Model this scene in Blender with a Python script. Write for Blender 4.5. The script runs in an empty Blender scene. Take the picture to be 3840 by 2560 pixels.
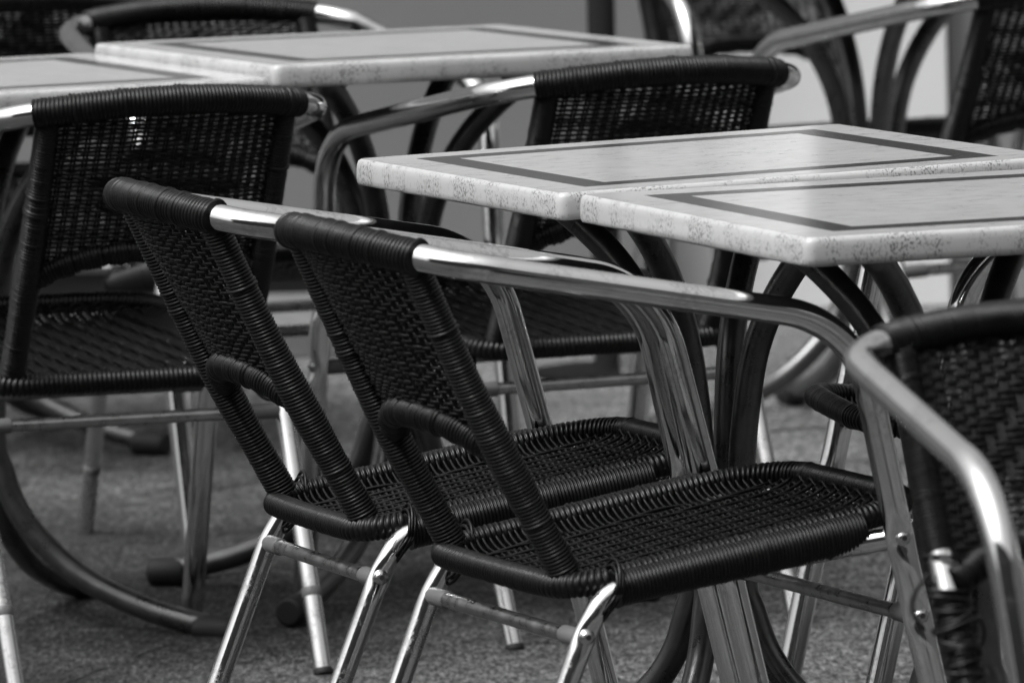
import bpy, math, random
from math import sin, cos, pi, sqrt, exp
from mathutils import Vector, Matrix
random.seed(7)
S = bpy.context.scene
COL = S.collection

# ------------------------------------------------------------------ camera
H_CAM, PITCH, ROLL = 1.6126, 0.09928, 0.02156
cam_d = bpy.data.cameras.new('camera'); cam = bpy.data.objects.new('camera', cam_d); COL.objects.link(cam)
fw = Vector((0, cos(PITCH), -sin(PITCH))); upv = Vector((0, sin(PITCH), cos(PITCH))); rt = Vector((1, 0, 0))
rc = rt*cos(ROLL) - upv*sin(ROLL); uc = rt*sin(ROLL) + upv*cos(ROLL)
cam.matrix_world = Matrix(((rc.x, uc.x, -fw.x, 0), (rc.y, uc.y, -fw.y, 0), (rc.z, uc.z, -fw.z, H_CAM), (0, 0, 0, 1)))
cam_d.sensor_width = 36; cam_d.sensor_fit = 'HORIZONTAL'; cam_d.lens = 335.68
cam_d.clip_start = 0.1; cam_d.clip_end = 500
cam_d.dof.use_dof = True; cam_d.dof.focus_distance = 10.75; cam_d.dof.aperture_fstop = 11.5
S.camera = cam

# ------------------------------------------------------------------ world, sun, exposure
SUN_EL, SUN_AZ = math.radians(58), math.radians(-125)      # azimuth from +Y towards +X
w = bpy.data.worlds.new('World'); S.world = w; w.use_nodes = True
nt = w.node_tree; nt.nodes.clear()
sky = nt.nodes.new('ShaderNodeTexSky'); sky.sky_type = 'NISHITA'; sky.sun_disc = False
sky.sun_elevation = SUN_EL; sky.sun_rotation = SUN_AZ; sky.air_density = 1.5; sky.dust_density = 5
bw = nt.nodes.new('ShaderNodeRGBToBW'); bg = nt.nodes.new('ShaderNodeBackground'); wo = nt.nodes.new('ShaderNodeOutputWorld')
bg.inputs['Strength'].default_value = 0.12
geo = nt.nodes.new('ShaderNodeTexCoord'); sep = nt.nodes.new('ShaderNodeSeparateXYZ'); mr = nt.nodes.new('ShaderNodeMapRange')
mr.inputs['From Min'].default_value = 0; mr.inputs['From Max'].default_value = 1; mr.inputs['To Min'].default_value = .45; mr.inputs['To Max'].default_value = 1.75
mu = nt.nodes.new('ShaderNodeMath'); mu.operation = 'MULTIPLY'                # overcast sky: brighter overhead than at the horizon
nt.links.new(geo.outputs['Generated'], sep.inputs[0]); nt.links.new(sep.outputs['Z'], mr.inputs['Value']); nt.links.new(mr.outputs[0], mu.inputs[1])
nt.links.new(sky.outputs[0], bw.inputs[0]); nt.links.new(bw.outputs[0], mu.inputs[0]); nt.links.new(mu.outputs[0], bg.inputs[0]); nt.links.new(bg.outputs[0], wo.inputs[0])
sun_d = bpy.data.lights.new('sun', 'SUN'); sun_d.energy = 1.7; sun_d.angle = math.radians(24); sun_d.color = (1, 1, 1)
sun = bpy.data.objects.new('sun', sun_d); COL.objects.link(sun)
sd = Vector((sin(SUN_AZ)*cos(SUN_EL), cos(SUN_AZ)*cos(SUN_EL), sin(SUN_EL)))
sun.rotation_euler = sd.to_track_quat('Z', 'Y').to_euler()
S.view_settings.view_transform = 'Standard'; S.view_settings.look = 'None'
S.view_settings.exposure = 0.5; S.view_settings.gamma = 1.0
S.cycles.max_bounces = 8

# ------------------------------------------------------------------ materials
class MatB:
    def __init__(s, name):
        s.m = bpy.data.materials.new(name); s.m.use_nodes = True
        s.t = s.m.node_tree; s.b = s.t.nodes['Principled BSDF']
        s.tc = s.t.nodes.new('ShaderNodeTexCoord')
    def n(s, k, **kw):
        x = s.t.nodes.new(k)
        for a, v in kw.items(): setattr(x, a, v)
        return x
    def l(s, a, b): s.t.links.new(a, b)
    def mapping(s, scale=(1, 1, 1), rot=(0, 0, 0), src='Object'):
        mp = s.n('ShaderNodeMapping'); mp.inputs['Scale'].default_value = scale; mp.inputs['Rotation'].default_value = rot
        s.l(s.tc.outputs[src], mp.inputs[0]); return mp.outputs[0]
    def noise(s, vec, scale, detail=4, rough=.55):
        x = s.n('ShaderNodeTexNoise'); x.inputs['Scale'].default_value = scale; x.inputs['Detail'].default_value = detail
        x.inputs['Roughness'].default_value = rough; s.l(vec, x.inputs['Vector']); return x.outputs['Fac']
    def ramp(s, fac, stops):
        x = s.n('ShaderNodeValToRGB'); e = x.color_ramp.elements
        while len(e) > 1: e.remove(e[-1])
        e[0].position = stops[0][0]; e[0].color = (stops[0][1],)*3 + (1,)
        for p, v in stops[1:]:
            k = e.new(p); k.color = (v, v, v, 1)
        s.l(fac, x.inputs[0]); return x.outputs[0]
    def math(s, op, a, b=None):
        x = s.n('ShaderNodeMath', operation=op)
        for i, q in enumerate((a, b)):
            if q is None: continue
            if isinstance(q, (int, float)): x.inputs[i].default_value = q
            else: s.l(q, x.inputs[i])
        return x.outputs[0]
    def bump(s, h, strength, dist):
        x = s.n('ShaderNodeBump'); x.inputs['Strength'].default_value = strength; x.inputs['Distance'].default_value = dist
        s.l(h, x.inputs['Height']); s.l(x.outputs[0], s.b.inputs['Normal'])
    def set(s, **kw):
        for k, v in kw.items():
            k = k.replace('_', ' ')
            if isinstance(v, tuple): s.b.inputs[k].default_value = v
            elif isinstance(v, (int, float)): s.b.inputs[k].default_value = v
            else: s.l(v, s.b.inputs[k])
def grey(v): return (v, v, v, 1)

def m_alu(name, base, r0, r1, wear):
    a = MatB(name); v = a.mapping()
    n1 = a.noise(v, 22, 5, .6); n2 = a.noise(a.mapping((1, 1, .12)), 900, 3, .7)
    n3 = a.noise(v, 160, 4, .7)
    worn = a.ramp(n1, [(.50, 0.0), (.62, wear)])
    fine = a.ramp(n3, [(.42, 0.0), (.62, 1.0)])
    wf = a.math('MULTIPLY', worn, fine)
    rr = a.math('ADD', a.math('MULTIPLY', wf, r1), a.math('ADD', a.math('MULTIPLY', n2, .05), r0))
    mix = a.math('SUBTRACT', base, a.math('MULTIPLY', wf, base*.55))
    cr = a.n('ShaderNodeCombineColor'); [a.l(mix, cr.inputs[i]) for i in range(3)]
    a.set(Base_Color=cr.outputs[0], Metallic=1.0, Roughness=rr)
    a.bump(n2, .05, .0006)
    return a.m
M_ALU = m_alu('polished_aluminium', .83, .055, .30, .55)
M_ALU_LEG = m_alu('weathered_aluminium', .78, .10, .35, 1.0)
a = MatB('dull_stretcher_aluminium'); v = a.mapping((1, 1, 1)); n = a.noise(v, 60, 4)
a.set(Base_Color=a.ramp(n, [(.3, .30), (.7, .48)]), Metallic=1.0, Roughness=a.ramp(n, [(.3, .22), (.7, .42)])); M_STR = a.m
a = MatB('grey_plastic_sleeve'); a.set(Base_Color=grey(.12), Roughness=.5); M_SLEEVE = a.m
a = MatB('black_rubber'); a.set(Base_Color=grey(.012), Roughness=.6); M_RUB = a.m
def m_cord(name, lo, hi):
    a = MatB(name); v = a.mapping(); n = a.noise(v, 38, 4, .6); n2 = a.noise(v, 700, 2)
    a.set(Base_Color=a.ramp(n, [(.35, lo), (.7, hi)]), Roughness=a.ramp(n, [(.3, .30), (.7, .46)]), Specular_IOR_Level=.31)
    a.bump(n2, .15, .0004)
    return a.m
M_CORD = m_cord('black_polyrattan_cord', .002, .0045)
a = MatB('anthracite_lacquered_tube'); v = a.mapping(); n = a.noise(v, 30, 5, .6)
a.set(Base_Color=a.ramp(n, [(.3, .10), (.75, .17)]), Metallic=.8, Roughness=a.ramp(n, [(.3, .24), (.7, .38)]), Specular_IOR_Level=.6)
chip = a.noise(v, 55, 3); M_BASE = a.m
a = MatB('screw_steel'); a.set(Base_Color=grey(.55), Metallic=1.0, Roughness=.25); M_SCREW = a.m
a = MatB('screw_socket_black'); a.set(Base_Color=grey(.02), Roughness=.6); M_HEX = a.m

# table top laminate: brushed pale marble-look top with fine streaks along the long axis
a = MatB('pale_laminate_top')
s1 = a.noise(a.mapping((1.0, .55, 1), (0, 0, .05)), 55, 6, .7)
s2 = a.noise(a.mapping((1, 1, 1)), 5, 3)
c1 = a.ramp(s1, [(.30, .38), (.44, .51), (.60, .58), (.75, .61)])
c2 = a.ramp(s2, [(.3, .90), (.7, 1.05)])
mx = a.n('ShaderNodeMixRGB', blend_type='MULTIPLY'); mx.inputs[0].default_value = 1; a.l(c1, mx.inputs[1]); a.l(c2, mx.inputs[2])
a.set(Base_Color=mx.outputs[0], Roughness=a.ramp(s1, [(.3, .15), (.7, .09)]), Specular_IOR_Level=.55)
M_TOP = a.m
a = MatB('dark_inlay_band'); s1 = a.noise(a.mapping((1, 5, 1)), 60, 4)
a.set(Base_Color=a.ramp(s1, [(.3, .045), (.7, .065)]), Roughness=.16, Specular_IOR_Level=.55); M_INLAY = a.m
a = MatB('speckled_moulded_edge')
v = a.mapping((1, 1, .6)); patch = a.ramp(a.noise(v, 26, 4, .6), [(.44, 0.0), (.58, 1.0)])
fine = a.ramp(a.noise(v, 480, 1, .5), [(.53, 0.0), (.60, 1.0)])
f2 = a.ramp(a.noise(v, 210, 2, .6), [(.63, 0.0), (.70, .45)])
sp = a.math('MINIMUM', a.math('ADD', a.math('MULTIPLY', patch, fine), f2), 1.0)
base = a.math('SUBTRACT', .44, a.math('MULTIPLY', sp, .30))
cr = a.n('ShaderNodeCombineColor'); [a.l(base, cr.inputs[i]) for i in range(3)]
a.set(Base_Color=cr.outputs[0], Roughness=.35); a.bump(fine, .08, .0005); M_EDGE = a.m
a = MatB('black_table_underside'); a.set(Base_Color=grey(.02), Roughness=.7); M_UNDER = a.m

# paving: coarse weathered stone
a = MatB('coarse_paving'); v = a.mapping()
n1 = a.noise(v, 1.3, 6, .62); vg = a.mapping((1, .42, 1)); n2 = a.noise(vg, 40, 5, .7); n3 = a.noise(a.mapping((1, .20, 1)), 150, 4, .75); n4 = a.noise(v, 9, 3)
c1 = a.ramp(n1, [(.30, .075), (.50, .115), (.70, .16)])
c2 = a.ramp(n3, [(.36, .10), (.52, .95), (.68, 2.1)])
c3 = a.ramp(n2, [(.36, .50), (.62, 1.30)])
m1 = a.n('ShaderNodeMixRGB', blend_type='MULTIPLY'); m1.inputs[0].default_value = 1; a.l(c1, m1.inputs[1]); a.l(c2, m1.inputs[2])
m2 = a.n('ShaderNodeMixRGB', blend_type='MULTIPLY'); m2.inputs[0].default_value = 1; a.l(m1.outputs[0], m2.inputs[1]); a.l(c3, m2.inputs[2])
br = a.n('ShaderNodeTexBrick'); br.offset = .5
for k, val in (('Scale', 1.0), ('Mortar Size', .006), ('Brick Width', 1.1), ('Row Height', .72), ('Mortar Smooth', .4)): br.inputs[k].default_value = val
mpb = a.mapping((1, 1, 1), (0, 0, .33)); wob = a.n('ShaderNodeVectorMath', operation='ADD')
wn = a.n('ShaderNodeTexNoise'); wn.inputs['Scale'].default_value = 8; a.l(v, wn.inputs['Vector'])
sc = a.n('ShaderNodeVectorMath', operation='SCALE'); sc.inputs['Scale'].default_value = .03; a.l(wn.outputs['Color'], sc.inputs[0])
a.l(mpb, wob.inputs[0]); a.l(sc.outputs[0], wob.inputs[1]); a.l(wob.outputs[0], br.inputs['Vector'])
jt = a.ramp(br.outputs['Fac'], [(0, 1.0), (1, .85)])
sp_ = a.n('ShaderNodeSeparateXYZ'); a.l(v, sp_.inputs[0])                       # stone colour paler towards the shop, darker to the left
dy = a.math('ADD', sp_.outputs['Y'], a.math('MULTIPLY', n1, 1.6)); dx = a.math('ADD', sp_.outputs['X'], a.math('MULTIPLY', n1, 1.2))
tone_xy = a.math('MULTIPLY', a.ramp(a.math('MULTIPLY', dy, .05), [(.675, .80), (.76, 1.55)]), a.ramp(a.math('ADD', a.math('MULTIPLY', dx, .25), .5), [(.46, .50), (.68, 1.15)]))
jt = a.math('MULTIPLY', jt, tone_xy)
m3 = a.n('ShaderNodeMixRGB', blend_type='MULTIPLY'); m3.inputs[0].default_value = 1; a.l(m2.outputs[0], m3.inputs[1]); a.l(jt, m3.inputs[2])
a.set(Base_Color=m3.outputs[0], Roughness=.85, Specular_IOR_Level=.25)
hh = a.math('ADD', a.math('MULTIPLY', n2, 1.0), a.math('ADD', a.math('MULTIPLY', n3, .45), a.math('MULTIPLY', br.outputs['Fac'], -.5)))
a.bump(hh, 1.0, .018); M_GROUND = a.m

def m_plain(name, v0, v1, rough, scale=3, bump=0.1):
    a = MatB(name); v = a.mapping(); n = a.noise(v, scale, 5); n2 = a.noise(v, 120, 3)
    a.set(Base_Color=a.ramp(n, [(.3, v0), (.7, v1)]), Roughness=rough); a.bump(n2, bump, .002); return a.m
M_WALL = m_plain('grey_painted_render', .165, .19, .7)
M_WALLR = m_plain('mid_grey_render', .20, .25, .7)
M_WHITE = m_plain('white_painted_panel', .66, .72, .45, 2, .03)
M_PLINTH = m_plain('black_plinth', .008, .012, .5)
M_STEP = m_plain('stone_step', .10, .17, .8, 18, .5)
M_GLASSD = MatB('dark_window_glass'); M_GLASSD.set(Base_Color=grey(.02), Roughness=.05); M_GLASSD = M_GLASSD.m
M_POST = m_plain('black_painted_post', .006, .010, .9); M_POST.node_tree.nodes['Principled BSDF'].inputs['Specular IOR Level'].default_value = .1

# ------------------------------------------------------------------ mesh helpers
class MB:
    def __init__(s): s.v = []; s.f = []; s.mi = []; s.mats = []
    def mat(s, m):
        if m not in s.mats: s.mats.append(m)
        return s.mats.index(m)
    def face(s, idx, m): s.f.append(idx); s.mi.append(m)
    def grid(s, rings, m, close=True, caps=True):
        mi = s.mat(m); b = len(s.v); k = len(rings[0])
        for r in rings: s.v.extend(r)
        for i in range(len(rings)-1):
            o = b+i*k
            for j in range(k if close else k-1):
                j2 = (j+1) % k
                s.face((o+j, o+j2, o+k+j2, o+k+j), mi)
        if caps and close:
            s.face(tuple(range(b+k-1, b-1, -1)), mi); e = b+(len(rings)-1)*k; s.face(tuple(range(e, e+k)), mi)
    def build(s, name, parent=None, smooth=True):
        me = bpy.data.meshes.new(name); me.from_pydata([tuple(p) for p in s.v], [], s.f)
        for m in s.mats: me.materials.append(m)
        me.polygons.foreach_set('material_index', s.mi)
        me.polygons.foreach_set('use_smooth', [smooth and len(f) <= 4 for f in s.f])
        me.update()
        o = bpy.data.objects.new(name, me); COL.objects.link(o)
        if parent: o.parent = parent
        return o
    def box(s, c, h, m, rot=None):
        mi = s.mat(m); b = len(s.v)
        for dx in (-1, 1):
            for dy in (-1, 1):
                for dz in (-1, 1):
                    p = Vector((dx*h[0], dy*h[1], dz*h[2]))
                    if rot: p = rot @ p
                    s.v.append(p+Vector(c))
        for f in ((0, 1, 3, 2), (4, 6, 7, 5), (0, 4, 5, 1), (2, 3, 7, 6), (0, 2, 6, 4), (1, 5, 7, 3)):
            s.face(tuple(b+i for i in f), mi)

def fillet(pts, rads, seg=.008):
    """polyline with rounded corners, resampled at about `seg`"""
    P = [Vector(p) for p in pts]; out = [P[0]]
    for i in range(1, len(P)-1):
        a, b, c = P[i-1], P[i], P[i+1]; r = rads[i-1]
        u = (a-b).normalized(); v = (c-b).normalized()
        ang = u.angle(v); t = min(r/math.tan(ang/2), (a-b).length*.49, (c-b).length*.49)
        p0, p1 = b+u*t, b+v*t; n = max(3, int((pi-ang)*r/seg)+2)
        r_ = t*math.tan(ang/2); cen = b+(u+v).normalized()*(r_/sin(ang/2))
        d0, d1 = p0-cen, p1-cen
        th = d0.angle(d1)
        for k in range(n+1):
            q = k/n
            out.append(cen+(d0*sin((1-q)*th)+d1*sin(q*th))/sin(th))
    out.append(P[-1]); return resample(out, seg)
def smooth_curve(pts, seg=.008):
    P = [Vector(p) for p in pts]; Q = [P[0]*2-P[1]]+P+[P[-1]*2-P[-2]]; out = []
    for i in range(1, len(Q)-2):
        a, b, c, d = Q[i-1:i+3]
        for k in range(12):
            t = k/12
            out.append(.5*((2*b)+(c-a)*t+(2*a-5*b+4*c-d)*t*t+(3*b-a-3*c+d)*t**3))
    out.append(P[-1]); return resample(out, seg)
def resample(P, seg):
    L = [0]
    for i in range(1, len(P)): L.append(L[-1]+(P[i]-P[i-1]).length)
    n = max(1, int(round(L[-1]/seg))); out = []; j = 0
    for k in range(n+1):
        d = L[-1]*k/n
        while j < len(P)-2 and L[j+1] < d: j += 1
        s_ = (L[j+1]-L[j]) or 1e-9
        out.append(P[j].lerp(P[j+1], min(1, (d-L[j])/s_)))
    return out
def length(P): return sum((P[i]-P[i-1]).length for i in range(1, len(P)))
def cut(P, a, b):
    """piece of a path between arc lengths a and b"""
    R = resample(P, .002); out = []; d = 0
    for i, p in enumerate(R):
        if i: d += (p-R[i-1]).length
        if a-1e-6 <= d <= b+1e-6: out.append(p)
    return out
def frames(P, ref):
    n = len(P); T = []
    for i in range(n):
        t = P[min(i+1, n-1)]-P[max(i-1, 0)]; T.append(t.normalized())
    N = []; a = Vector(ref); a = (a-T[0]*a.dot(T[0])).normalized(); N.append(a)
    for i in range(1, n):
        a = N[-1]; a = (a-T[i]*a.dot(T[i])).normalized(); N.append(a)
    return T, N
def tube(mb, P, r, m, n=20, ref=(0, 0, 1), fn=None, caps=True):
    T, N = frames(P, ref); rings = []; s = 0
    for i, p in enumerate(P):
        if i: s += (p-P[i-1]).length
        B = T[i].cross(N[i]); ring = []
        rr = r(s) if callable(r) else r
        for j in range(n):
            ph = 2*pi*j/n; o = (N[i]*cos(ph)+B*sin(ph))*rr
            if fn: o = fn(p, o)
            ring.append(p+o)
        rings.append(ring)
    mb.grid(rings, m, caps=caps)
def wrap(mb, P, r0, m=None, pitch=.0041, n=20, ref=(0, 0, 1), ell=None, jit=.10, seed=0, sub=8, groups=0):
    """helical cord wrapping: a tube whose surface is the packed turns of one round cord"""
    m = m or M_CORD; rnd = random.Random(seed)
    P = resample(P, pitch/sub); T, N = frames(P, ref); rings = []; rcord = pitch*.475
    turns = len(P)//sub+3; off = [rnd.gauss(0, 1)*jit for _ in range(turns+2)]
    lift = [abs(rnd.gauss(0, 1))*jit*.0022+(.0012 if rnd.random() < .03 else 0) for _ in range(turns+2)]
    for i, p in enumerate(P):
        B = T[i].cross(N[i]); ring = []
        x = i/sub
        for j in range(n):
            ph = 2*pi*j/n; t = x+1+ph/(2*pi)
            k = int(t); f = t-k-.5
            f = f+off[k]*(.25-f*f)*1.2
            h = sqrt(rcord*rcord-(f*pitch)**2) if abs(f*pitch) < rcord else -.10*pitch
            rr = r0(x*pitch) if callable(r0) else r0
            if groups: rr += .0022*abs(sin(x*pitch/groups*pi+.6*sin(ph)))
            rr = rr+h+lift[k]
            o = N[i]*cos(ph)*rr+B*sin(ph)*rr
            if ell: o = ell(p, o)
            ring.append(p+o)
        rings.append(ring)
    mb.grid(rings, m)
def cord(mb, P, r, m=None, n=6, ref=(0, 0, 1)):
    m = m or M_CORD; T, N = frames(P, ref); rings = []
    for i, p in enumerate(P):
        B = T[i].cross(N[i])
        rr = r(i) if callable(r) else r
        rings.append([p+(N[i]*cos(2*pi*j/n)+B*sin(2*pi*j/n))*rr for j in range(n)])
    mb.grid(rings, m)
def lathe(mb, c, axis, prof, m, n=20):
    axis = Vector(axis).normalized(); u = axis.orthogonal().normalized(); v = axis.cross(u)
    rings = [[Vector(c)+axis*z+(u*cos(2*pi*j/n)+v*sin(2*pi*j/n))*r for j in range(n)] for r, z in prof]
    mb.grid(rings, m)

def empty(name, label, cat, group=None, mw=None):
    o = bpy.data.objects.new(name, None); COL.objects.link(o); o.empty_display_size = .1
    o['label'] = label; o['category'] = cat
    if group: o['group'] = group
    if mw: o.matrix_world = mw
    return o
def tag(o, label, cat, group=None):
    o['label'] = label; o['category'] = cat
    if group: o['group'] = group
    return o
def pose(x, y, a, z=0, p=0, q=0):
    """local x = right hand side, local y = heading a (from +X), tilts p, q"""
    F = Vector((cos(a), sin(a), q)).normalized(); R = Vector((sin(a), -cos(a), p)); R = (R-F*R.dot(F)).normalized(); U = R.cross(F)
    return Matrix(((R.x, F.x, U.x, x), (R.y, F.y, U.y, y), (R.z, F.z, U.z, z), (0, 0, 0, 1)))

# ------------------------------------------------------------------ chair geometry (metres, seat centre at origin, facing +Y)
R_ARM, R_LEG, R_STR = .0150, .0120, .0082
BOLTS_F = (Vector((.2455, .2345, .4105)), Vector((.2444, .2545, .327)))
BOLT_R = Vector((.2098, -.111, .325))
def mir(p, s): return Vector((p[0]*s, p[1], p[2]))
def frame_path():
    leg = fillet([(0.240, .330, 0.0), (.2455, .2345, .4105), (.2605, .180, .642), (.2235, -.190, .7085)], [.6, .12], .006)
    rail = [(.2235, -.190, .7085), (.2180, -.224, .7150), (.2020, -.252, .7200), (.178, -.2725, .7250), (.135, -.293, .7305), (.07, -.3110, .7365), (0, -.3170, .7385)]
    rail = rail+[(-x, y, z) for x, y, z in reversed(rail[:-1])]
    rail = smooth_curve([leg[-8]]+rail+[mir(leg[-8], -1)], .006)
    return resample(leg[:-8]+rail+[mir(p, -1) for p in reversed(leg[:-8])], .006)
FP = frame_path(); LFP = length(FP)
def arc_of(pred):
    d = 0
    for i, p in enumerate(FP):
        if i: d += (p-FP[i-1]).length
        if pred(p): return d
S_LEGTOP = arc_of(lambda p: p.z > .53)               # leg / armrest split
S_WR = arc_of(lambda p: p.y < -.2 and p.x < .176)     # wrapping starts (right)
S_WL = arc_of(lambda p: p.x < -.2105)                 # wrapping ends on the left, past the bend
S_WL2 = arc_of(lambda p: p.x < -.172 and p.y < -.2)   # ... or ends before it
def dimple(side):
    def fn(p, o):
        g = 0
        for b in BOLTS_F: g = max(g, exp(-((p-mir(b, side)).length/.017)**2))
        out = Vector((side, 0, 0))
        lat = o.dot(out)
        if lat > 0: o = o-out*lat*.42*g
        else: o = o-out*lat*.15*g
        o = Vector((o.x, o.y*(1+.10*g), o.z))
        return o
    return fn
def dimple_r(side):
    def fn(p, o):
        g = exp(-((p-mir(BOLT_R, side)).length/.016)**2); out = Vector((side, 0, 0)); lat = o.dot(out)
        if lat > 0: o = o-out*lat*.36*g
        return Vector((o.x, o.y*(1+.10*g), o.z))
    return fn
def screw(parent, c, axis, r=.0068):
    mb = MB(); lathe(mb, c, axis, [(r*1.25, -.004), (r*1.25, .0003), (r*1.05, .0007), (r, .001), (r*.95, .0022), (r*.75, .0034), (r*.52, .0039), (r*.50, .0040)], M_SCREW)
    lathe(mb, Vector(c)+Vector(axis).normalized()*.0042, axis, [(r*.46, 0), (r*.46, .0004)], M_HEX, 6)
    return mb.build('bolt', parent)

UP_B, UP_T = Vector((.1553, -.112, .392)), Vector((.157, -.272, .716))
def up_pt(s, t): return mir(UP_B.lerp(UP_T, t), s)
def back_pt(x, z):
    """surface of the woven back: x across, z height; bows rearward"""
    t = (z-UP_B.z)/(UP_T.z-UP_B.z)
    y = UP_B.y+(UP_T.y-UP_B.y)*t
    q = max(0, 1-(x/.156)**2)
    return Vector((x, y-(.014+.022*max(0, t)**2)*q, z))
Z_CR, ARCH = .522, .034
def cross_path():
    P = []
    for k in range(41):
        x = -.150+.300*k/40; q = 1-(abs(x)/.150)**2.6
        P.append(back_pt(x, Z_CR-.012+ARCH*q)+Vector((0, -.004*q, 0)))
    return P
def z_cross(x): return Z_CR-.012+ARCH*(1-min(1, abs(x)/.150)**2.6)

def make_back(parent):
    mb = MB()
    NS = 20; xs = [-.134+.268*k/(NS-1) for k in range(NS)]
    zt = .726
    for x in xs:                                             # paired stakes
        for dx in (-.0021, .0021):
            P = []
            z0 = z_cross(x)
            for k in range(12):
                z = z0+(zt-z0)*k/11
                P.append(back_pt(x+dx, z))
            cord(mb, P, .0018, n=5)
    rows = int((zt-.003-.521)/.0056)
    rnd = random.Random(3)
    for r in range(rows):
        z = .524+r*.0056
        P = []; rad = []
        n = (NS+1)*4
        tz = (z-.505)/(.71-.505)
        for k in range(n+1):
            x = -.150+.300*k/n
            s_ = (x+.134)/.268*(NS-1)                        # stake coordinate
            st = round(s_)
            # diamond in the middle: broken twill floats; elsewhere plain weave
            d = abs(x)/.11+abs(tz-.60)/.42
            if d < 1: sign = 1 if ((st*2+r) % 6) < 3 else -1
            else: sign = 1 if (st+r) % 2 else -1
            amp = .0030*cos((s_-st)*pi)
            bp = back_pt(x, z)
            if z < z_cross(x)+.012: bp.z += (z_cross(x)+.012-z)*.92
            P.append(bp+Vector((0, -sign*amp*.9, rnd.gauss(0, .00025)-.0008*sin(x*17+r))))
            rad.append(.0023+(.0006 if d < 1 else 0))
        cord(mb, P, lambda i, rad=rad: rad[i], n=6)
    o = mb.build('backrest', parent)
    return o

def z_rim(y): return .372+(y+.12)*.158
SEAT_X, Y0, Y1 = .190, -.118, .291
def seat_pt(x, y, top=0):
    """woven seat surface, dished below the rim"""
    ex = SEAT_X-abs(x); ey = min(y-Y0, Y1-y); d = max(0, min(ex*1.0, ey*1.4))
    dip = .026*(1-exp(-d/.022))
    over = .0145*exp(-(d/.012)**2)*0
    return Vector((x, y, z_rim(y)+.0125-dip))
def make_seat(parent):
    mb = MB(); rnd = random.Random(5)
    ny = int((Y1-Y0-.012)/.0076)
    for j in range(ny):                                      # cords running side to side
        y = Y0+.010+j*.0076; P = []
        inset = 0
        for c, cr_ in ((Y0, .05), (Y1, .078)):               # rounded corners
            dd = abs(y-c)
            if dd < cr_: inset = max(inset, cr_-sqrt(max(0, cr_**2-(cr_-dd)**2)))
        hx = SEAT_X-inset; n = 64
        for k in range(n+1):
            x = -hx+2*hx*k/n
            p = seat_pt(x*SEAT_X/hx if hx < SEAT_X else x, y); p.x = x
            if abs(x) < .150: p.z += .0034*sin(2*pi*(x/.030)+j*.35)*min(1, (.155-abs(x))/.02)
            p.y += rnd.gauss(0, .0003)
            P.append(p)
        cord(mb, P, .0019, n=5)
    x = -.150
    k = 0
    while x <= .1501:                                        # cords running front to back
        P = []; n = 110
        for i in range(n+1):
            y = Y0+.016+(Y1-Y0-.032)*i/n; p = seat_pt(x, y)
            jj = (y-Y0-.010)/.0076
            p.z -= .0030*sin(2*pi*(x/.030)+jj*.35)
            P.append(p)
        cord(mb, P, .0021, n=5); x += .0075 if k % 2 == 0 else .0075; k += 1
    o = mb.build('seat', parent); return o

def rim_loop():
    c = .082; pts = [(0, Y1, 0), (SEAT_X, Y1, 0), (SEAT_X, Y0, 0), (-SEAT_X, Y0, 0), (-SEAT_X, Y1, 0), (-.0005, Y1, 0)]
    P = fillet(pts, [c, .05, .05, c], .006)
    return [Vector((p.x, p.y-(.006*(1-(p.x/SEAT_X)**2) if p.y < 0 else -.004*(1-(p.x/SEAT_X)**2)), z_rim(p.y))) for p in P]

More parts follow.
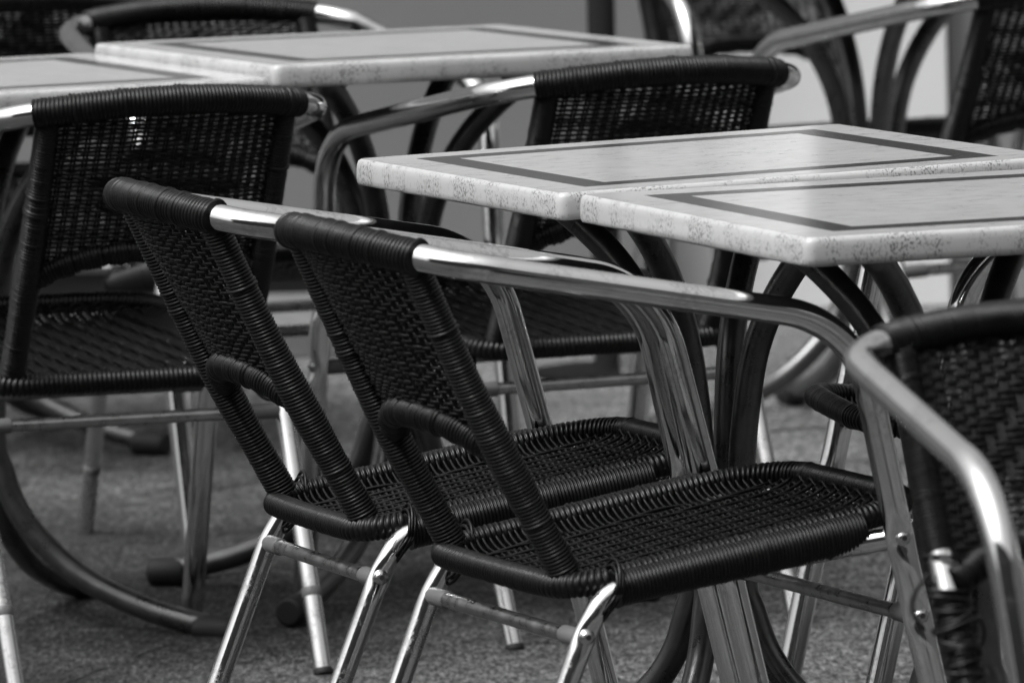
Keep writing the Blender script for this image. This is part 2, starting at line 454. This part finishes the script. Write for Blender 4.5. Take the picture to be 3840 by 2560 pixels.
def make_chair(broken=False, covered=False):
    root = empty('bistro_armchair', 'x', 'chair')
    swl = S_WL if covered else S_WL2
    # ---- front legs and armrests (one bent tube, cut at the top of the leg and at the wrapping)
    for s in (1, -1):
        P = cut(FP, 0, S_LEGTOP) if s > 0 else list(reversed(cut(FP, LFP-S_LEGTOP, LFP)))
        P = resample(P, .004)
        mb = MB(); tube(mb, P, R_ARM, M_ALU, 32, (1, 0, 0), dimple(s), caps=False); lg = mb.build('leg', root)
        for b in BOLTS_F: screw(lg, mir(b, s)+Vector((s*.0088, 0, 0)), (s, 0, .05))
        mb = MB(); lathe(mb, (s*.240, .330, .0), (0, .0, 1), [(.0145, -.002), (.0155, -.001), (.0157, .0035), (.0151, .0045)], M_RUB); mb.build('foot_cap', lg)
        if s > 0: P = cut(FP, S_LEGTOP-.0005, S_WR+.012)
        else: P = cut(FP, swl-.012, LFP-S_LEGTOP+.0005)
        mb = MB(); tube(mb, resample(P, .006), R_ARM, M_ALU, 32, (1, 0, 0), caps=False); mb.build('armrest', root)
    mb = MB(); wrap(mb, cut(FP, S_WR, swl), R_ARM+.0012, ref=(0, 0, 1), n=24, seed=1, jit=.14, pitch=.0051); mb.build('back_rail', root)
    # ---- rear legs: foot, bend under the seat, run forward along the seat side
    for s in (1, -1):
        pts = [mir(p, s) for p in ((.206, -.244, 0), (.2098, -.111, .325), (.2045, -.084, .3685), (.2085, .19, .400), (.238, .238, .410))]
        P = fillet(pts, [.25, .045, .1], .004)
        mb = MB(); tube(mb, P, R_LEG, M_ALU_LEG, 22, (1, 0, 0), dimple_r(s)); lg = mb.build('leg', root)
        screw(lg, mir(BOLT_R, s)+Vector((s*.0078, 0, 0)), (s, 0, 0))
        mb = MB(); lathe(mb, (s*.206, -.244, 0), (0, .38, 1), [(.0115, -.004), (.0126, -.002), (.0126, .004), (.0121, .005)], M_RUB); mb.build('foot_cap', lg)
        # dull plastic ring low on the leg
        a_ = Vector(pts[0]).lerp(pts[1], .30); mb = MB()
        lathe(mb, a_, pts[1]-pts[0], [(.0122, -.006), (.0127, -.005), (.0127, .005), (.0122, .006)], M_SLEEVE); mb.build('ring', lg)
    # ---- stretchers
    for pa in ((.240, .2545, .325), (.206, -.112, .322)):
        mb = MB(); A, B = Vector(pa), Vector((-pa[0], pa[1], pa[2]))
        tube(mb, resample([A, B], .02), R_STR, M_STR, 16); st = mb.build('stretcher', root)
        for s in (1, -1):
            mb = MB(); lathe(mb, mir(A, s), (-s, 0, 0), [(.0098, .004), (.0100, .006), (.0100, .044), (.0092, .046), (.0080, .0465)], M_SLEEVE); mb.build('sleeve', st)
    # ---- seat
    make_seat(root)
    L = rim_loop(); tot = length(L)
    mb = MB(); wrap(mb, L, .0108, ref=(0, 0, 1), n=20, seed=2, jit=.14, pitch=.0064); mb.build('seat_rim', root)
    for s in (1, -1):
        P = [Vector((s*(.2035+.008*(y+.068)/.262), y, z_rim(y)-.0085)) for y in [-.074 + (.280)*k/30 for k in range(31)]]
        def ell(p, o): return Vector((o.x*1.10, o.y, o.z*(1.02+.13*min(1, max(0, (p.y+.064)/.16)))))
        mb = MB(); wrap(mb, P, lambda d: .0160+.0015*exp(-d/.008), ref=(0, 0, 1), n=28, seed=4+s, ell=ell, jit=.10); mb.build('side_rail', root)
        # loose turns hanging over the rear corner
        mb = MB()
        for k in range(3):
            cy = -.074-.0032*k; Q = []
            for i in range(25):
                ph = 2*pi*i/24
                Q.append(Vector((s*(.200+.024*cos(ph)), cy+.006*sin(ph)-.012*(sin(ph) < 0)*abs(sin(ph)), z_rim(-.07)-.012+(.028+.006*(k % 2))*sin(ph))))
            cord(mb, Q, .0020, n=6, ref=(0, 1, 0))
        mb.build('cord_knot', root)
    # ---- uprights
    for s in (1, -1):
        mb = MB(); P = [up_pt(s, t/40) for t in range(-1, 41)]
        P = [p+Vector((0, -.006*sin(pi*max(0, min(1, k/41))), 0)) for k, p in enumerate(P)]
        rad = lambda d: .0140+.0022*exp(-((d-.14)/.06)**2)+.0012*exp(-(d/.04)**2)
        if broken and s > 0:
            n = len(P); hi = P[int(n*.46):]; lo = P[:int(n*.37)]; mid = P
            wrap(mb, hi, .0125, ref=(0, 1, 0), n=20, seed=11, jit=.2)
            wrap(mb, lo, .0125, ref=(0, 1, 0), n=20, seed=12, jit=.3)
            up = mb.build('upright', root)
            mb = MB(); tube(mb, resample(P, .01), .0118, M_ALU, 20, (0, 1, 0)); mb.build('bare_tube', up)
            mb = MB(); rnd = random.Random(9)
            for k in range(15):
                c = P[int(n*(.38-.34*k/15))] if k else P[int(n*.43)]; Q = []; r1 = .016+abs(rnd.gauss(0, .004)); r2 = .016+abs(rnd.gauss(0, .003)); tl = rnd.gauss(0, .22); t2 = rnd.gauss(0, .2)
                for i in range(29):
                    ph = 2*pi*i/28*1.0
                    Q.append(c+Vector((r1*cos(ph), r2*sin(ph), r1*cos(ph)*tl+r2*sin(ph)*t2+.004*i/28)))
                cord(mb, Q, .0020, n=6)
            for k in range(2):
                c = P[int(n*(.42-.1*k))]; Q = [c+Vector(((.018+.014*sin(t*pi/30))*(-1 if k else 1), .006*cos(t*.1), -.0018*t)) for t in range(31)]
                cord(mb, Q, .0018, n=6)
            mb.build('loose_cord', up)
        else:
            wrap(mb, P, rad, ref=(0, 1, 0), n=20, seed=20+s, jit=.12)
            up = mb.build('upright', root)
    mb = MB(); wrap(mb, cross_path(), .0118, ref=(0, 0, 1), n=18, seed=31, jit=.30, pitch=.0046, groups=.034); mb.build('cross_rail', root)
    make_back(root)
    return root

def copy_tree(o, parent=None):
    c = o.copy(); COL.objects.link(c)
    if parent: c.parent = parent
    for ch in list(o.children): copy_tree(ch, c)
    return c

CHAIRS = [
 (.0892, 10.065, .3951, 0, -.0022, -.0024, 'sharpest black corded armchair in the middle, nearest of the two side-on chairs'),
 (-.1093, 10.6098, .3154, -.004, .0120, .0010, 'side-on black corded armchair directly behind and left of the sharpest one'),
 (-.531, 12.1478, 1.9577, .0016, -.007, -.0074, 'blurred black armchair at far left seen from behind, pushed up to the back left table'),
 (.0724, 12.5076, 2.0269, 0, -.0019, -.0008, 'black armchair seen from behind, between the near tables and the raised back table'),
 (.6030, 8.6200, -1.2187, 0, .0026, .0093, 'nearest armchair at the right edge with unravelled cord and a bare tube on its upright'),
 (-.335, 13.40, -1.2, 0, 0, 0, 'armchair facing the camera behind the back table, curved black rail above the pale top'),
 (.682, 14.05, 2.13, 0, 0, 0, 'dark armchair at the top right corner with a silver arm sweeping left'),
 (.462, 15.346, -1.2, 0, 0, 0, 'farthest armchair at the top, woven back behind a bright bent arm'),
 (-.68, 14.30, 1.5, 0, 0, 0, 'dark armchair at the top left corner, only its woven back showing'),
 (.661, 11.01, 3.3, 0, 0, 0, 'armchair under the nearest table from its far side, only black seat rim and leg showing'),
]
proto = make_chair(covered=True); open_end = make_chair(); broken = make_chair(True)
for i, (x, y, a_, z, p, q, lab) in enumerate(CHAIRS):
    if i == 0: o = proto
    elif i == 2: o = open_end
    elif i == 4: o = broken
    elif i > 2: o = copy_tree(open_end)
    else: o = copy_tree(proto)
    o.matrix_world = pose(x, y, a_, z, p, q); o['label'] = lab; o['group'] = 'black corded aluminium armchairs on the cafe terrace'

# ------------------------------------------------------------------ tables (local x,y along the sides, centre at origin)
SIDE, TH = .6143, .7417
def rrect(h, r, n=6):
    out = []
    for cx, cy, a0 in ((1, 1, 0), (-1, 1, 90), (-1, -1, 180), (1, -1, 270)):
        for k in range(n+1):
            t = math.radians(a0+90*k/n); out.append((cx*(h-r)+r*cos(t), cy*(h-r)+r*sin(t)))
    return out
LEG_PROF = [(.165, .7095), (.190, .708), (.213, .704), (.186, .688), (.150, .660), (.112, .622), (.080, .575), (.056, .520), (.042, .455), (.0335, .385), (.0315, .31), (.032, .25), (.040, .225), (.054, .185), (.074, .152), (.100, .124), (.135, .095), (.176, .071), (.242, .045), (.295, .031), (.335, .0235), (.365, .0195)]
def make_table(yaw, tab):
    root = empty('cafe_table', 'x', 'table')
    h = SIDE/2; mb = MB()
    prof = [(.0060, .7112, .010), (.0022, .7120, .012), (.0006, .7145, .013), (0, .720, .013), (.0004, .731, .013), (.0010, .7365, .013), (.0026, .7400, .012), (.0055, .7417, .010)]
    rings = [[Vector((x, y, z)) for x, y in rrect(h-i, r)] for i, z, r in prof]
    mb.grid(rings, M_EDGE, caps=False)
    b0 = len(mb.v)-len(rings[-1]); k = len(rings[-1])
    # flat top: border, inlay band, field (one sheet, no overlaps)
    mt = mb.mat(M_TOP); mi = mb.mat(M_INLAY); mu = mb.mat(M_UNDER)
    def ringpts(hh): 
        b = len(mb.v)
        for x, y in ((1, 1), (-1, 1), (-1, -1), (1, -1)): mb.v.append(Vector((x*hh, y*hh, TH)))
        return b
    r1 = ringpts(h-.056); r2 = ringpts(h-.095); nn = k//4
    for c in range(4):
        for j in range(nn-1): mb.face((b0+c*nn+j, b0+c*nn+j+1, r1+c), mt)
        mb.face((b0+c*nn+nn-1, b0+((c+1) % 4)*nn, r1+(c+1) % 4, r1+c), mt)
        mb.face((r1+c, r1+(c+1) % 4, r2+(c+1) % 4, r2+c), mi)
    mb.face((r2, r2+1, r2+2, r2+3), mt)
    mb.face(tuple(range(k-1, -1, -1)), mu)
    o = mb.build('table_top', root)
    for p in o.data.polygons:
        if p.material_index != 0: p.use_smooth = False
    mb = MB(); lathe(mb, (0, 0, .699), (0, 0, 1), [(.07, .0), (.075, .001), (.075, .0105), (.07, .0115)], M_BASE, 32)
    mb.build('mounting_plate', root)
    for i in range(4):
        an = yaw+i*pi/2; d = Vector((cos(an), sin(an), 0))
        P = smooth_curve([d*r+Vector((0, 0, z)) for r, z in LEG_PROF], .008)
        mb = MB(); tube(mb, P, .0158, M_BASE, 20, (-d.y, d.x, 0)); lg = mb.build('leg', root)
        mb = MB(); e = d*.365+Vector((0, 0, .0185)); lathe(mb, e, -d+Vector((0, 0, .04)), [(.015, -.010), (.0192, -.007), (.0196, .0), (.0196, .044), (.0186, .047), (.0159, .0475)], M_RUB); mb.build('foot_cap', lg)
    mb = MB(); lathe(mb, (0, 0, .235), (0, 0, 1), [(.008, 0), (.021, .002), (.021, .028), (.008, .030)], M_BASE, 16); mb.build('centre_joint', root)
    return root
vA = .3888
def table_pose(ox, oy, a, z, p, q):
    F = Vector((cos(a), sin(a))); R = Vector((sin(a), -cos(a))); c = Vector((ox, oy))+(F+R)*SIDE/2
    return pose(c.x, c.y, a, z, p, q)
def loc_yaw(world, a): return world-(a-pi/2)
TABLES = [
 (table_pose(-.1662, 10.9644, .3888, .0009, .0036, .0175), 'farther table of the sharp touching pair on the right, its speckled side facing left'),
 (table_pose(.0721, 10.3317, .3851, 0, -.0046, .0007), 'nearest pale table at the right edge, speckled front corner pointing at the camera'),
 (table_pose(-.564, 12.9483, .4365, 0, .005, -.0044), 'blurred pale table at the top, standing slightly higher than its left neighbour'),
 (table_pose(-.564-.906*.6155, 12.9483-.4227*.6155, .4365, -.0125, .0, .0), 'blurred pale table at the left edge behind the left chair, slightly lower than its neighbour'),
 (pose(.56, 14.75, -.382), 'table at the top right, only its curved legs showing between the chairs'),
 (pose(-.87, 14.70, .40), 'farthest left table, only one capped foot showing under the left chair'),
]
tp = make_table(loc_yaw(-.45, .3888), None)
for i, (mw, lab) in enumerate(TABLES):
    o = tp if i == 0 else copy_tree(tp)
    o.matrix_world = mw; o['label'] = lab; o['group'] = 'pale square cafe tables with curved leg bases'

# ------------------------------------------------------------------ setting
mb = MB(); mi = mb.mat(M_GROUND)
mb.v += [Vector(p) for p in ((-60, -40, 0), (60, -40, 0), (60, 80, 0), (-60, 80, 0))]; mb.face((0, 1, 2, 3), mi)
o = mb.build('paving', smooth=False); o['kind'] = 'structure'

yw = 15.98
# grey shop front on the left
def add(root, name, c, h, m):
    mb = MB(); mb.box(c, h, m); o = mb.build(name, root, smooth=False); bv = o.modifiers.new('b', 'BEVEL'); bv.width = .004; bv.segments = 2; return o
root = empty('shop_front', 'smooth grey painted wall with a black plinth behind the left and middle tables', 'wall')
add(root, 'wall_panel', (-5.86, 16.85, 1.70), (6.14, .30, 1.60), M_WALL)
add(root, 'plinth', (-5.86, 16.87, .051), (6.14, .30, .050), M_PLINTH)
st = tag(add(None, 'stone_step', (-5.86, 16.275, .028), (6.14, .29, .028), M_STEP), 'low dark stone step running along the foot of the grey shop wall', 'step')
# recessed white front and grey pier on the right
root = empty('white_wall', 'bright white wall and pilaster behind the gap left of the top right chair', 'wall')
add(root, 'wall_panel', (.528, 16.80, .375), (.243, .15, .375), M_WHITE)
add(root, 'pilaster', (.425, 16.81, 2.0), (.095, .15, 1.246), M_WHITE)
root = empty('grey_wall', 'plain mid grey wall behind the nearest right table and chair', 'wall')
add(root, 'wall_panel', (6.775, 16.84, .55), (6.0, .15, .55), M_WALLR)
wn_ = add(root, 'window', (2.03, 16.88, 2.2), (1.50, .12, 1.09), M_GLASSD)
mb = MB(); lathe(mb, (.157, 15.6, 0), (0, 0, 1), [(.12, 0), (.12, .012), (.023, .014), (.023, 2.3), (.018, 2.31)], M_POST, 24)
tag(mb.build('parasol_pole'), 'dark vertical pole rising behind the back table', 'pole')
# dark buildings added out of view, only to be reflected in tubes and tabletops
M_REFL = m_plain('dark_reflection_wall', .05, .09, .8)
root = empty('reflection_building_rear', 'tall dark building added out of view behind the camera for reflections', 'building')
add(root, 'wall', (2, -9, 5.5), (22, 3, 5.5), M_REFL)
root = empty('reflection_building_right', 'low dark building added out of view on the right for reflections', 'building')
add(root, 'wall', (11.5, 8, 2.4), (3, 13, 2.4), M_REFL)
